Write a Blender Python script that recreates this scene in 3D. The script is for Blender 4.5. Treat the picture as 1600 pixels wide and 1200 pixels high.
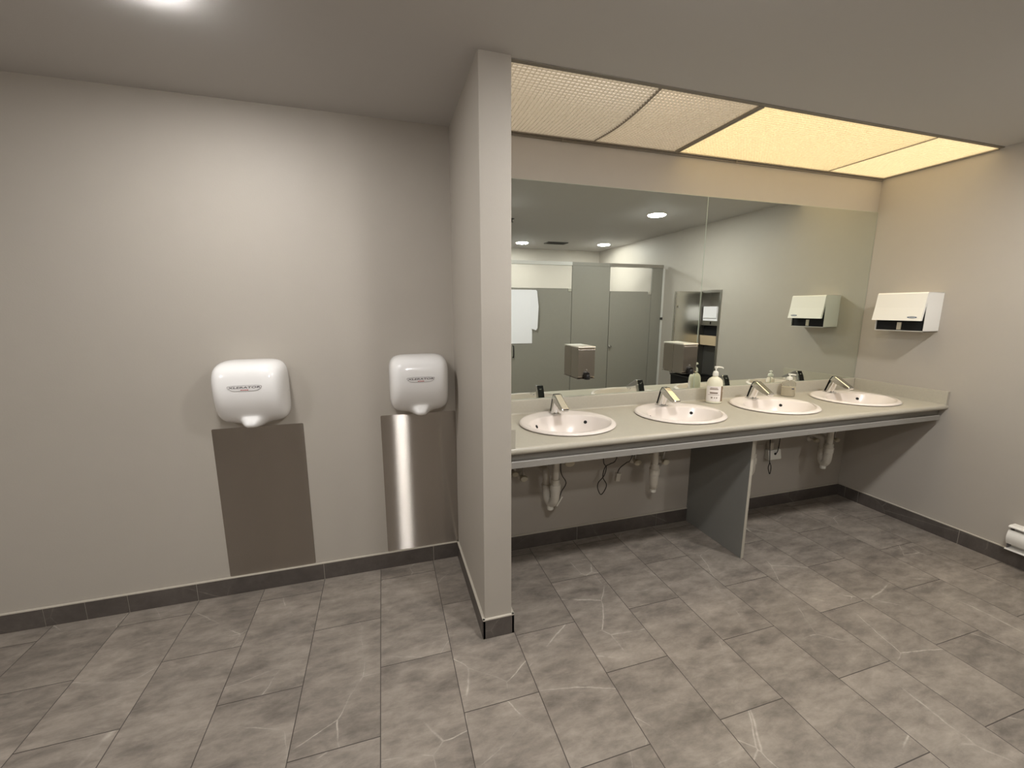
import bpy, bmesh, math, random
from math import pi, sin, cos, radians
from mathutils import Vector, Matrix

for o in list(bpy.data.objects):
    bpy.data.objects.remove(o)
SC = bpy.context.scene
COL = SC.collection
random.seed(4)

# ------------------------------------------------------------------ room measures (metres)
R = 2.902      # right wall
T = 0.1246     # partition thickness (x from -T to 0)
D = 0.6217     # partition reaches this far out of the mirror wall
L = 0.0486     # plane of the wall with the hand dryers
H = 2.3526     # ceiling
WX = -3.2      # left wall
FY = -4.05     # wall behind the camera
PY = 0.587     # depth of the luminous ceiling strip
ZC = 0.86      # worktop height
BH = 0.098     # baseboard height

# ------------------------------------------------------------------ camera
def make_camera():
    cam = bpy.data.cameras.new('camera')
    o = bpy.data.objects.new('camera', cam)
    COL.objects.link(o)
    yaw, pitch, roll = 0.2974, 0.1787, 0.0003
    f = Vector((sin(yaw)*cos(pitch), cos(yaw)*cos(pitch), -sin(pitch)))
    r = Vector((cos(yaw), -sin(yaw), 0))
    u = r.cross(f)
    r2 = r*cos(roll) + u*sin(roll)
    u2 = -r*sin(roll) + u*cos(roll)
    m = Matrix((r2, u2, -f)).transposed().to_4x4()
    m.translation = Vector((-0.4939, -2.2396, 1.4592))
    o.matrix_world = m
    cam.sensor_fit = 'HORIZONTAL'
    cam.sensor_width = 36.0
    cam.lens = 655.92*36.0/1600.0
    cam.clip_start = 0.02
    SC.camera = o
make_camera()

# ------------------------------------------------------------------ world, exposure
w = bpy.data.worlds.new('world')
SC.world = w
w.use_nodes = True
w.node_tree.nodes['Background'].inputs[0].default_value = (0.02, 0.02, 0.02, 1)
w.node_tree.nodes['Background'].inputs[1].default_value = 0.0
SC.view_settings.view_transform = 'Standard'
SC.view_settings.look = 'None'
SC.view_settings.gamma = 1.0
SC.view_settings.use_curve_mapping = False
SC.view_settings.exposure = 0.06
SC.cycles.max_bounces = 12
SC.cycles.diffuse_bounces = 6
SC.cycles.glossy_bounces = 6
SC.cycles.sample_clamp_indirect = 4.0

DOWN_E = 305.0                     # downlight discs
DOWN_C = (1.0, 0.985, 0.965)
PANEL_E = [1.0, 1.15, 3.2, 3.6]     # lamps above the four louvre panels, left to right
PANEL_C = [(1.0, 0.84, 0.65), (1.0, 0.82, 0.61), (1.0, 0.78, 0.43), (1.0, 0.79, 0.46)]
# x, y, what singles it out
DOWNLIGHTS = [
    (-1.085, -0.685, 'round white ceiling downlight above the wider-set left hand dryer'),
    (0.44, -1.44, 'round white ceiling downlight in the middle of the room, in front of the partition end'),
    (2.095, -1.44, 'large bright round ceiling downlight nearest the mirror in its reflection'),
    (-2.50, -2.05, 'added fill downlight on the ceiling at the left end of the room, out of view'),  # unseen lamp added to fill the left of the room
    (-0.33, -2.65, 'round white ceiling downlight behind the camera, in the open end of the room'),
    (1.407, -3.488, 'round ceiling downlight over the stall with the white sheets, left of the air vent'),
    (2.571, -3.313, 'round ceiling downlight over the corner stall, right of the air vent'),
]

# ------------------------------------------------------------------ colour and materials
def lin(c):
    c = c/255.0
    return c/12.92 if c <= 0.04045 else ((c+0.055)/1.055)**2.4
def rgb(r, g, b):
    return (lin(r), lin(g), lin(b), 1.0)

def mat(name, col, rough=0.5, metal=0.0, spec=0.5, noise=0.0, nscale=30.0, bump=0.0, bscale=200.0, trans=0.0, emit=None, estr=0.0, aniso=0.0, coat=0.0, ior=1.45):
    m = bpy.data.materials.new(name)
    m.use_nodes = True
    nt = m.node_tree
    b = nt.nodes['Principled BSDF']
    b.inputs['Base Color'].default_value = col
    b.inputs['Roughness'].default_value = rough
    b.inputs['Metallic'].default_value = metal
    b.inputs['Specular IOR Level'].default_value = spec
    b.inputs['Transmission Weight'].default_value = trans
    b.inputs['IOR'].default_value = ior
    b.inputs['Coat Weight'].default_value = coat
    if emit:
        b.inputs['Emission Color'].default_value = (*emit, 1)
        b.inputs['Emission Strength'].default_value = estr
    tc = nt.nodes.new('ShaderNodeTexCoord')
    if noise > 0:
        n = nt.nodes.new('ShaderNodeTexNoise')
        n.inputs['Scale'].default_value = nscale
        n.inputs['Detail'].default_value = 5
        nt.links.new(tc.outputs['Object'], n.inputs['Vector'])
        mx = nt.nodes.new('ShaderNodeMix')
        mx.data_type = 'RGBA'
        mx.inputs['A'].default_value = tuple(c*(1-noise) for c in col[:3]) + (1,)
        mx.inputs['B'].default_value = tuple(min(1, c*(1+noise)) for c in col[:3]) + (1,)
        nt.links.new(n.outputs['Fac'], mx.inputs['Factor'])
        nt.links.new(mx.outputs['Result'], b.inputs['Base Color'])
    if bump > 0:
        n2 = nt.nodes.new('ShaderNodeTexNoise')
        n2.inputs['Scale'].default_value = bscale
        n2.inputs['Detail'].default_value = 3
        nt.links.new(tc.outputs['Object'], n2.inputs['Vector'])
        bp = nt.nodes.new('ShaderNodeBump')
        bp.inputs['Strength'].default_value = bump
        bp.inputs['Distance'].default_value = 0.002
        nt.links.new(n2.outputs['Fac'], bp.inputs['Height'])
        nt.links.new(bp.outputs['Normal'], b.inputs['Normal'])
    return m

M = {}
M['wall'] = mat('greige wall paint', rgb(172, 165, 155), 0.55, spec=0.3, noise=0.02, nscale=12, bump=0.12, bscale=180)
M['ceiling'] = mat('ceiling paint', rgb(192, 189, 186), 0.75, spec=0.2, bump=0.12, bscale=220)
M['mirror'] = mat('mirror silvering', (0.80, 0.85, 0.805, 1), 0.0, metal=1.0)
M['mirror_edge'] = mat('polished glass edge', rgb(176, 186, 172), 0.2)
M['laminate'] = mat('grey speckled laminate', rgb(174, 168, 154), 0.35, noise=0.07, nscale=90, bump=0.02)
M['laminate_edge'] = mat('grey laminate panel', rgb(140, 136, 129), 0.45, noise=0.04, nscale=60)
M['panel_dark'] = mat('charcoal laminate panel', rgb(122, 121, 116), 0.5, noise=0.04, nscale=50)
M['ceramic'] = mat('glazed white ceramic', rgb(222, 213, 206), 0.24, spec=0.35)
M['chrome'] = mat('polished chrome', (0.70, 0.70, 0.69, 1), 0.09, metal=1.0)
M['black'] = mat('black plastic', rgb(18, 17, 17), 0.4)
M['void'] = mat('dark opening', rgb(10, 10, 10), 0.8)
M['white_enamel'] = mat('white enamel', rgb(236, 234, 232), 0.18, coat=0.5)
M['white_powder'] = mat('white powder coat', rgb(232, 229, 222), 0.38)
M['white_plastic'] = mat('white plastic', rgb(228, 226, 216), 0.35)
M['pvc'] = mat('off-white pvc', rgb(205, 199, 187), 0.4, noise=0.05, nscale=25)
M['cream'] = mat('cream plastic', rgb(200, 192, 172), 0.45)
def brushed_mat():
    # horizontally brushed sheet: reflections stay narrow sideways and smear upright
    m = bpy.data.materials.new('brushed stainless steel')
    m.use_nodes = True
    nt = m.node_tree
    nt.nodes.remove(nt.nodes['Principled BSDF'])
    g = nt.nodes.new('ShaderNodeBsdfAnisotropic')
    g.distribution = 'MULTI_GGX'
    g.inputs['Color'].default_value = (0.50, 0.46, 0.42, 1)
    g.inputs['Roughness'].default_value = 0.20
    g.inputs['Anisotropy'].default_value = 0.90
    tg = nt.nodes.new('ShaderNodeCombineXYZ')
    tg.inputs[0].default_value = 1.0
    nt.links.new(tg.outputs[0], g.inputs['Tangent'])
    nt.links.new(g.outputs[0], nt.nodes['Material Output'].inputs['Surface'])
    return m
M['steel'] = brushed_mat()
M['steel_box'] = mat('satin stainless steel', (0.46, 0.425, 0.38, 1), 0.24, metal=1.0)
M['steel_dark'] = mat('dull stainless steel', (0.50, 0.48, 0.45, 1), 0.32, metal=1.0)
M['steel_lid_lit'] = mat('steel lid with painted glare', (0.85, 0.82, 0.75, 1), 0.55, metal=1.0)  # pale colour stands in for the light panel reflected on the lid
M['steel_door'] = mat('satin steel door', (0.66, 0.65, 0.60, 1), 0.27, metal=1.0)
M['alu_bright'] = mat('bright satin aluminium', rgb(214, 211, 206), 0.4)
M['alu'] = mat('anodised aluminium', (0.80, 0.79, 0.75, 1), 0.3, metal=1.0)
M['stall'] = mat('grey stall laminate', rgb(142, 138, 129), 0.42, noise=0.03, nscale=40)
M['paper'] = mat('white paper', rgb(240, 238, 242), 0.8)
M['badge'] = mat('silver badge', rgb(222, 219, 217), 0.35)
M['badge_rim'] = mat('grey badge rim', rgb(108, 103, 103), 0.4)
M['ink'] = mat('grey lettering', rgb(98, 94, 96), 0.5)
M['red'] = mat('red lettering', rgb(176, 78, 76), 0.5)
M['blue_logo'] = mat('blue grey emblem', rgb(70, 88, 108), 0.4)
M['caulk'] = mat('pale edge strip', rgb(188, 181, 168), 0.5)
M['grout'] = mat('dark grout', rgb(70, 65, 61), 0.9)
M['bottle'] = mat('cream bottle plastic', rgb(226, 222, 200), 0.3)
M['label'] = mat('pale bottle label', rgb(236, 228, 222), 0.5)
M['brown'] = mat('brown label band', rgb(128, 106, 82), 0.5)
M['brown_ink'] = mat('brown label print', rgb(132, 116, 104), 0.6)
M['clear'] = mat('clear plastic', (0.95, 0.96, 0.93, 1), 0.05, trans=1.0, ior=1.2)
M['lotion'] = mat('milky soap', rgb(232, 220, 200), 0.35)
M['louvre'] = None
M['dark_metal'] = mat('dark vent metal', rgb(62, 60, 57), 0.5)
M['liner'] = mat('black bin plastic', rgb(14, 14, 15), 0.3, bump=0.4, bscale=25)
M['trim'] = mat('ceiling trim paint', rgb(132, 125, 114), 0.6)
M['tan'] = mat('steel tray tinted by warm light', rgb(196, 176, 146), 0.35)  # stainless tray; warm vanity light is put into its colour

def louvre_mat():
    m = bpy.data.materials.new('white louvre plastic')
    m.use_nodes = True
    nt = m.node_tree
    nt.nodes.remove(nt.nodes['Principled BSDF'])
    out = nt.nodes['Material Output']
    d = nt.nodes.new('ShaderNodeBsdfDiffuse')
    d.inputs['Color'].default_value = (0.80, 0.775, 0.72, 1)
    t = nt.nodes.new('ShaderNodeBsdfTranslucent')
    t.inputs['Color'].default_value = (0.80, 0.74, 0.62, 1)
    mx = nt.nodes.new('ShaderNodeMixShader')
    mx.inputs[0].default_value = 0.28
    nt.links.new(d.outputs[0], mx.inputs[1])
    nt.links.new(t.outputs[0], mx.inputs[2])
    nt.links.new(mx.outputs[0], out.inputs['Surface'])
    return m
M['louvre'] = louvre_mat()

def emitter(name, col, strength):
    m = bpy.data.materials.new(name)
    m.use_nodes = True
    nt = m.node_tree
    nt.nodes.remove(nt.nodes['Principled BSDF'])
    e = nt.nodes.new('ShaderNodeEmission')
    e.inputs['Color'].default_value = (*col, 1)
    e.inputs['Strength'].default_value = strength
    nt.links.new(e.outputs[0], nt.nodes['Material Output'].inputs['Surface'])
    return m

def stone_mat(name, floor=True):
    """grey stone-look porcelain: half-bond 29 x 59 cm tiles, clouding and pale veins, different in every tile"""
    m = bpy.data.materials.new(name)
    m.use_nodes = True
    nt = m.node_tree
    N, K = nt.nodes, nt.links
    b = N['Principled BSDF']
    tc = N.new('ShaderNodeTexCoord')
    sep = N.new('ShaderNodeSeparateXYZ')
    K.new(tc.outputs['Object'], sep.inputs[0])
    def math_(op, a, bb=None, c=None):
        n = N.new('ShaderNodeMath')
        n.operation = op
        for i, v in enumerate((a, bb, c)):
            if v is None:
                continue
            if isinstance(v, (int, float)):
                n.inputs[i].default_value = v
            else:
                K.new(v, n.inputs[i])
        return n.outputs[0]
    if floor:
        u = math_('ADD', sep.outputs['Y'], 0.354 + 0.592*20)
        v = math_('ADD', sep.outputs['X'], 0.573 + 0.2925*20)
        cb = N.new('ShaderNodeCombineXYZ')
        K.new(u, cb.inputs[0]); K.new(v, cb.inputs[1])
        br = N.new('ShaderNodeTexBrick')
        br.offset = 0.5; br.offset_frequency = 2
        br.inputs['Scale'].default_value = 1.0
        br.inputs['Brick Width'].default_value = 0.592
        br.inputs['Row Height'].default_value = 0.2925
        br.inputs['Mortar Size'].default_value = 0.0016
        br.inputs['Mortar Smooth'].default_value = 0.1
        br.inputs['Color1'].default_value = (0, 0, 0, 1)
        br.inputs['Color2'].default_value = (1, 1, 1, 1)
        br.inputs['Mortar'].default_value = (0.5, 0.5, 0.5, 1)
        K.new(cb.outputs[0], br.inputs['Vector'])
        tint = br.outputs['Color']
        mort = br.outputs['Fac']
    else:
        tn = N.new('ShaderNodeTexNoise')
        tn.inputs['Scale'].default_value = 1.7
        K.new(tc.outputs['Object'], tn.inputs['Vector'])
        tint = tn.outputs['Fac']
        mort = None
    wv = math_('MULTIPLY', tint, 37.0 if floor else 0.0)
    def noise4(scale, detail, rough, dist=0.0, vec=None):
        n = N.new('ShaderNodeTexNoise')
        n.noise_dimensions = '4D'
        n.inputs['Scale'].default_value = scale
        n.inputs['Detail'].default_value = detail
        n.inputs['Roughness'].default_value = rough
        n.inputs['Distortion'].default_value = dist
        K.new(vec if vec else tc.outputs['Object'], n.inputs['Vector'])
        K.new(wv, n.inputs['W'])
        return n
    mp = N.new('ShaderNodeMapping')
    mp.inputs['Rotation'].default_value = (0, 0, 0.9)
    mp.inputs['Scale'].default_value = (1.0, 2.6, 1.0)
    K.new(tc.outputs['Object'], mp.inputs['Vector'])
    cloud = noise4(3.0, 10, 0.66, 0.3, mp.outputs[0])
    fine = noise4(30, 9, 0.78)
    grain = noise4(9, 8, 0.72, 0.4, mp.outputs[0])
    warp = noise4(2.4, 4, 0.55)
    wsub = N.new('ShaderNodeVectorMath'); wsub.operation = 'MULTIPLY_ADD'
    K.new(warp.outputs['Color'], wsub.inputs[0])
    wsub.inputs[1].default_value = (0.10, 0.10, 0.0)
    K.new(tc.outputs['Object'], wsub.inputs[2])
    def crack(scale, width, amp):
        n = N.new('ShaderNodeTexVoronoi')
        n.voronoi_dimensions = '4D'
        n.feature = 'DISTANCE_TO_EDGE'
        n.inputs['Scale'].default_value = scale
        K.new(wsub.outputs[0], n.inputs['Vector'])
        K.new(wv, n.inputs['W'])
        mr = N.new('ShaderNodeMapRange')
        mr.inputs['From Min'].default_value = 0.0
        mr.inputs['From Max'].default_value = width
        mr.inputs['To Min'].default_value = amp
        mr.inputs['To Max'].default_value = 0.0
        K.new(n.outputs['Distance'], mr.inputs['Value'])
        return mr.outputs['Result']
    veinm = noise4(3.4, 3, 0.6)
    ramp = N.new('ShaderNodeValToRGB')
    ramp.color_ramp.elements[0].position = 0.38
    ramp.color_ramp.elements[0].color = rgb(102, 95, 88) if floor else rgb(72, 66, 62)
    ramp.color_ramp.elements[1].position = 0.64
    ramp.color_ramp.elements[1].color = rgb(158, 148, 137) if floor else rgb(96, 89, 84)
    K.new(math_('MULTIPLY_ADD', grain.outputs['Fac'], 0.45, math_('MULTIPLY', cloud.outputs['Fac'], 0.55)), ramp.inputs['Fac'])
    msk = N.new('ShaderNodeMapRange')
    msk.inputs['From Min'].default_value = 0.46
    msk.inputs['From Max'].default_value = 0.58
    K.new(veinm.outputs['Fac'], msk.inputs['Value'])
    v1 = math_('MULTIPLY', math_('MULTIPLY', crack(1.9, 0.0055, 1.0), msk.outputs['Result']), math_('MULTIPLY_ADD', fine.outputs['Fac'], 2.4, -0.55))
    v1 = math_('MINIMUM', math_('MULTIPLY', v1, 1.25), 0.9)
    v2 = math_('MULTIPLY', crack(1.9, 0.06, 0.20), grain.outputs['Fac'])
    vv = math_('MAXIMUM', v1, v2)
    if not floor:
        vv = math_('MULTIPLY', vv, 0.25)
    mx = N.new('ShaderNodeMix'); mx.data_type = 'RGBA'
    K.new(vv, mx.inputs['Factor'])
    K.new(ramp.outputs['Color'], mx.inputs['A'])
    mx.inputs['B'].default_value = rgb(182, 173, 162)
    # per tile lightness and fine grain
    hs = N.new('ShaderNodeHueSaturation')
    val = math_('ADD', math_('MULTIPLY', tint, 0.14), 0.72)
    val = math_('ADD', val, math_('MULTIPLY', fine.outputs['Fac'], 0.42))
    K.new(val, hs.inputs['Value'])
    K.new(mx.outputs['Result'], hs.inputs['Color'])
    last = hs.outputs['Color']
    if mort is not None:
        m2 = N.new('ShaderNodeMix'); m2.data_type = 'RGBA'
        K.new(mort, m2.inputs['Factor'])
        K.new(last, m2.inputs['A'])
        m2.inputs['B'].default_value = rgb(62, 56, 52)
        last = m2.outputs['Result']
        bp = N.new('ShaderNodeBump')
        bp.inputs['Strength'].default_value = 0.3
        bp.inputs['Distance'].default_value = 0.001
        K.new(math_('SUBTRACT', math_('MULTIPLY', fine.outputs['Fac'], 0.3), mort), bp.inputs['Height'])
        K.new(bp.outputs['Normal'], b.inputs['Normal'])
    K.new(last, b.inputs['Base Color'])
    b.inputs['Roughness'].default_value = 0.42
    b.inputs['Specular IOR Level'].default_value = 0.4
    return m
M['floor'] = stone_mat('grey veined porcelain tiles', True)
M['base'] = stone_mat('dark porcelain skirting tile', False)

# ------------------------------------------------------------------ mesh helpers
def link(name, bm, m, parent=None, loc=None, smooth=False, angle=40):
    me = bpy.data.meshes.new(name)
    bmesh.ops.recalc_face_normals(bm, faces=bm.faces)
    if smooth:
        for f in bm.faces:
            f.smooth = True
        for e in bm.edges:
            if len(e.link_faces) == 2 and e.calc_face_angle(0) > radians(angle):
                e.smooth = False
    bm.to_mesh(me)
    bm.free()
    o = bpy.data.objects.new(name, me)
    COL.objects.link(o)
    if isinstance(m, (list, tuple)):
        for k in m:
            me.materials.append(k)
    elif m:
        me.materials.append(m)
    if smooth and len(me.polygons) < 1500:
        wn = o.modifiers.new('weighted', 'WEIGHTED_NORMAL')
        wn.keep_sharp = True
        wn.weight = 80
    if parent:
        o.parent = parent
    if loc:
        o.location = loc
    return o

def bx(bm, x0, x1, y0, y1, z0, z1, mi=0, bevel=0.0, seg=2):
    vs = [bm.verts.new((x, y, z)) for z in (z0, z1) for y in (y0, y1) for x in (x0, x1)]
    idx = [(0, 1, 3, 2), (4, 6, 7, 5), (0, 4, 5, 1), (2, 3, 7, 6), (0, 2, 6, 4), (1, 5, 7, 3)]
    fs = [bm.faces.new([vs[i] for i in f]) for f in idx]
    for f in fs:
        f.material_index = mi
    if bevel > 0:
        bmesh.ops.bevel(bm, geom=list({e for f in fs for e in f.edges}), offset=bevel, segments=seg, affect='EDGES', profile=0.5)

def box(name, x0, x1, y0, y1, z0, z1, m, parent=None, bevel=0.0, seg=2):
    bm = bmesh.new()
    bx(bm, min(x0, x1), max(x0, x1), min(y0, y1), max(y0, y1), min(z0, z1), max(z0, z1), 0, bevel, seg)
    return link(name, bm, m, parent, smooth=bevel > 0)

def prism(bm, pts, axis, a, b_, bevel=0.0, seg=2):
    """polygon pts (two coords) swept along axis from a to b_"""
    def P(p, t):
        if axis == 0: return (t, p[0], p[1])
        if axis == 1: return (p[0], t, p[1])
        return (p[0], p[1], t)
    A = [bm.verts.new(P(p, a)) for p in pts]
    B = [bm.verts.new(P(p, b_)) for p in pts]
    n = len(pts)
    fs = [bm.faces.new(A[::-1]), bm.faces.new(B)]
    for i in range(n):
        fs.append(bm.faces.new((A[i], A[(i+1) % n], B[(i+1) % n], B[i])))
    if bevel > 0:
        bmesh.ops.bevel(bm, geom=list({e for f in fs for e in f.edges}), offset=bevel, segments=seg, affect='EDGES', profile=0.5)

def lathe(bm, prof, c=(0, 0, 0), seg=32, sx=1.0, sy=1.0, axis=2, cap=True):
    rings = []
    for r, z in prof:
        ring = []
        for k in range(seg):
            t = 2*pi*k/seg
            p = (r*cos(t)*sx, r*sin(t)*sy, z)
            if axis == 1: p = (p[0], p[2], p[1])
            if axis == 0: p = (p[2], p[0], p[1])
            ring.append(bm.verts.new((p[0]+c[0], p[1]+c[1], p[2]+c[2])))
        rings.append(ring)
    for a, b_ in zip(rings, rings[1:]):
        for k in range(seg):
            bm.faces.new((a[k], a[(k+1) % seg], b_[(k+1) % seg], b_[k]))
    if cap:
        bm.faces.new(rings[0][::-1])
        bm.faces.new(rings[-1])

def smooth_path(pts, n=8):
    out = []
    P = [Vector(p) for p in pts]
    for i in range(len(P)-1):
        p0 = P[max(i-1, 0)]; p1 = P[i]; p2 = P[i+1]; p3 = P[min(i+2, len(P)-1)]
        for k in range(n):
            t = k/n
            out.append(0.5*((2*p1) + (p2-p0)*t + (2*p0-5*p1+4*p2-p3)*t*t + (-p0+3*p1-3*p2+p3)*t**3))
    out.append(P[-1])
    return out

def tube(bm, pts, r, seg=10, n=8, smooth=True):
    P = smooth_path(pts, n) if smooth else [Vector(p) for p in pts]
    if not isinstance(r, (list, tuple)):
        r = [r]*len(P)
    else:
        rr = []
        m = len(r)-1
        for i in range(len(P)):
            f = i/(len(P)-1)*m
            k = min(int(f), m-1)
            rr.append(r[k]*(1-f+k)+r[k+1]*(f-k))
        r = rr
    prev = None
    rings = []
    nrm = Vector((0.31, 0.22, 0.92))
    for i, p in enumerate(P):
        t = (P[min(i+1, len(P)-1)]-P[max(i-1, 0)]).normalized()
        nn = nrm - t*nrm.dot(t)
        if nn.length < 1e-4:
            nn = t.orthogonal()
        nn.normalize()
        nrm = nn
        bb = t.cross(nn)
        rings.append([bm.verts.new(p+(nn*cos(2*pi*k/seg)+bb*sin(2*pi*k/seg))*r[i]) for k in range(seg)])
    for a, b_ in zip(rings, rings[1:]):
        for k in range(seg):
            bm.faces.new((a[k], a[(k+1) % seg], b_[(k+1) % seg], b_[k]))
    bm.faces.new(rings[0][::-1])
    bm.faces.new(rings[-1])

def thing(name, label, cat, loc=(0, 0, 0), group=None, rot=None):
    o = bpy.data.objects.new(name, None)
    COL.objects.link(o)
    o.location = loc
    if rot:
        o.rotation_euler = rot
    o.empty_display_size = 0.1
    return tag(o, label, cat, group)

def tag(o, label, cat, group=None):
    o['label'] = label
    o['category'] = cat
    if group:
        o['group'] = group
    return o

def struct(o):
    o['kind'] = 'structure'
    return o

def dup(root, loc, label, group=None, rot=None):
    r = root.copy()
    COL.objects.link(r)
    r.location = loc
    if rot:
        r.rotation_euler = rot
    r['label'] = label
    if group:
        r['group'] = group
    for ch in list(root.children):
        c = ch.copy(); COL.objects.link(c); c.parent = r
        for g in list(ch.children):
            d = g.copy(); COL.objects.link(d); d.parent = c
    return r

# ================================================================== room shell
struct(box('floor', WX-0.1, R+0.15, FY-0.1, 0.2, -0.06, 0, M['floor']))

def ceiling():
    bm = bmesh.new()
    bx(bm, WX-0.1, R+0.15, FY-0.1, -PY, H, H+0.02)
    bx(bm, WX-0.1, 0.0, -PY, 0.2, H, H+0.02)
    bx(bm, 0.0, R+0.15, 0.006, 0.2, H, H+0.02)
    bx(bm, R, R+0.15, -PY, 0.006, H, H+0.02)
    struct(link('ceiling', bm, M['ceiling']))
    bm = bmesh.new()                                    # the closed light box over the vanity
    bx(bm, -0.02, R+0.02, -PY-0.02, 0.03, H+0.16, H+0.18)
    bx(bm, -0.02, 0.0, -PY-0.02, 0.03, H+0.02, H+0.16)
    bx(bm, R, R+0.02, -PY-0.02, 0.03, H+0.02, H+0.16)
    bx(bm, 0.0, R, -PY-0.02, -PY, H+0.02, H+0.16)
    bx(bm, 0.0, R, 0.006, 0.03, H+0.02, H+0.16)
    struct(link('ceiling_recess', bm, M['ceiling']))
    bm = bmesh.new()                                    # painted edge bead along the opening, wall angle at the back
    bx(bm, 0.0, R, -PY-0.020, -PY, H-0.004, H-0.0002)
    struct(link('trim_1', bm, M['trim']))
    bm = bmesh.new()
    bx(bm, 0.001, R-0.001, -0.010, 0.0055, H-0.009, H-0.004)
    bx(bm, 0.001, R-0.001, 0.0, 0.0055, H-0.020, H-0.009)
    bx(bm, R-0.010, R-0.001, -PY, -0.010, H-0.009, H-0.004)
    for x in (0.47, 1.62):
        bx(bm, x-0.002, x+0.002, -0.010, -0.006, H-0.026, H-0.009)
    struct(link('trim_2', bm, M['trim']))
    struct(box('trim_3', 1.173, 1.199, -PY, -0.010, H-0.007, H+0.001, M['trim']))
ceiling()

struct(box('wall_back', 0.0, R, 0.006, 0.12, 0, H, M['wall']))
struct(box('wall_dryers', WX, -T, L, L+0.1, 0, H, M['wall']))
def partition():
    bm = bmesh.new()
    bx(bm, -T, 0.0, -D, L+0.1, 0, H)
    es = [e for e in bm.edges if abs(e.verts[0].co.y+D) < 1e-5 and abs(e.verts[1].co.y+D) < 1e-5 and abs(e.verts[0].co.x-e.verts[1].co.x) < 1e-5]
    bmesh.ops.bevel(bm, geom=es, offset=0.004, segments=3, affect='EDGES', profile=0.5)
    struct(link('wall_partition', bm, M['wall'], smooth=True))
partition()
struct(box('wall_left', WX-0.1, WX, FY, L, 0, H, M['wall']))
struct(box('wall_front', WX, R, FY-0.1, FY, 0, H, M['wall']))
# right wall with the niche of the recessed steel cabinet
NY0, NY1, NZ0, NZ1 = -1.655, -1.405, 0.62, 1.628
def right_wall():
    bm = bmesh.new()
    bx(bm, R, R+0.12, NY1, 0.12, 0, H)
    bx(bm, R, R+0.12, FY-0.1, NY0, 0, H)
    bx(bm, R, R+0.12, NY0, NY1, 0, NZ0)
    bx(bm, R, R+0.12, NY0, NY1, NZ1, H)
    bx(bm, R+0.118, R+0.12, NY0, NY1, NZ0, NZ1)
    struct(link('wall_right', bm, M['wall']))
right_wall()

def skirting(name, runs):
    """runs: (axis, fixed wall plane, outward sign, list of joints)"""
    bm = bmesh.new()
    for axis, plane, sg, joints in runs:
        a, b_ = sorted((plane, plane + sg*0.010))
        a2, b2 = sorted((plane, plane + sg*0.0085))
        for p, q in zip(joints, joints[1:]):
            if axis == 0:
                bx(bm, p+0.001, q-0.001, a, b_, 0.002, BH-0.005, 0)
            else:
                bx(bm, a, b_, p+0.001, q-0.001, 0.002, BH-0.005, 0)
        p, q = joints[0], joints[-1]
        a3, b3 = sorted((plane, plane + sg*0.011))
        if axis == 0:
            bx(bm, p, q, a2, b2, 0.0, BH-0.005, 2)
            bx(bm, p, q, a3, b3, BH-0.005, BH, 1)
        else:
            bx(bm, a2, b2, p, q, 0.0, BH-0.005, 2)
            bx(bm, a3, b3, p, q, BH-0.005, BH, 1)
    struct(link(name, bm, [M['base'], M['caulk'], M['caulk']]))
skirting('baseboard_left', [(0, L, -1, [WX, -2.65, -2.06, -1.905, -1.74, -1.455, -0.865, -0.275, -T])])
skirting('baseboard_partition', [(1, -T, -1, [-D-0.010, -0.30, L]), (0, -D, -1, [-T-0.010, 0.010]), (1, 0.0, 1, [-D-0.010, -0.30, 0.006])])
skirting('baseboard_back', [(0, 0.006, -1, [0.0, 0.032, 0.625, 1.215, 1.46]), (0, 0.006, -1, [1.484, 1.81, 2.395, R])])
skirting('baseboard_right', [(1, R, -1, [FY, -3.1, -2.5, -1.9, -1.33, -0.745, -0.155, -0.06, 0.006])])

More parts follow.
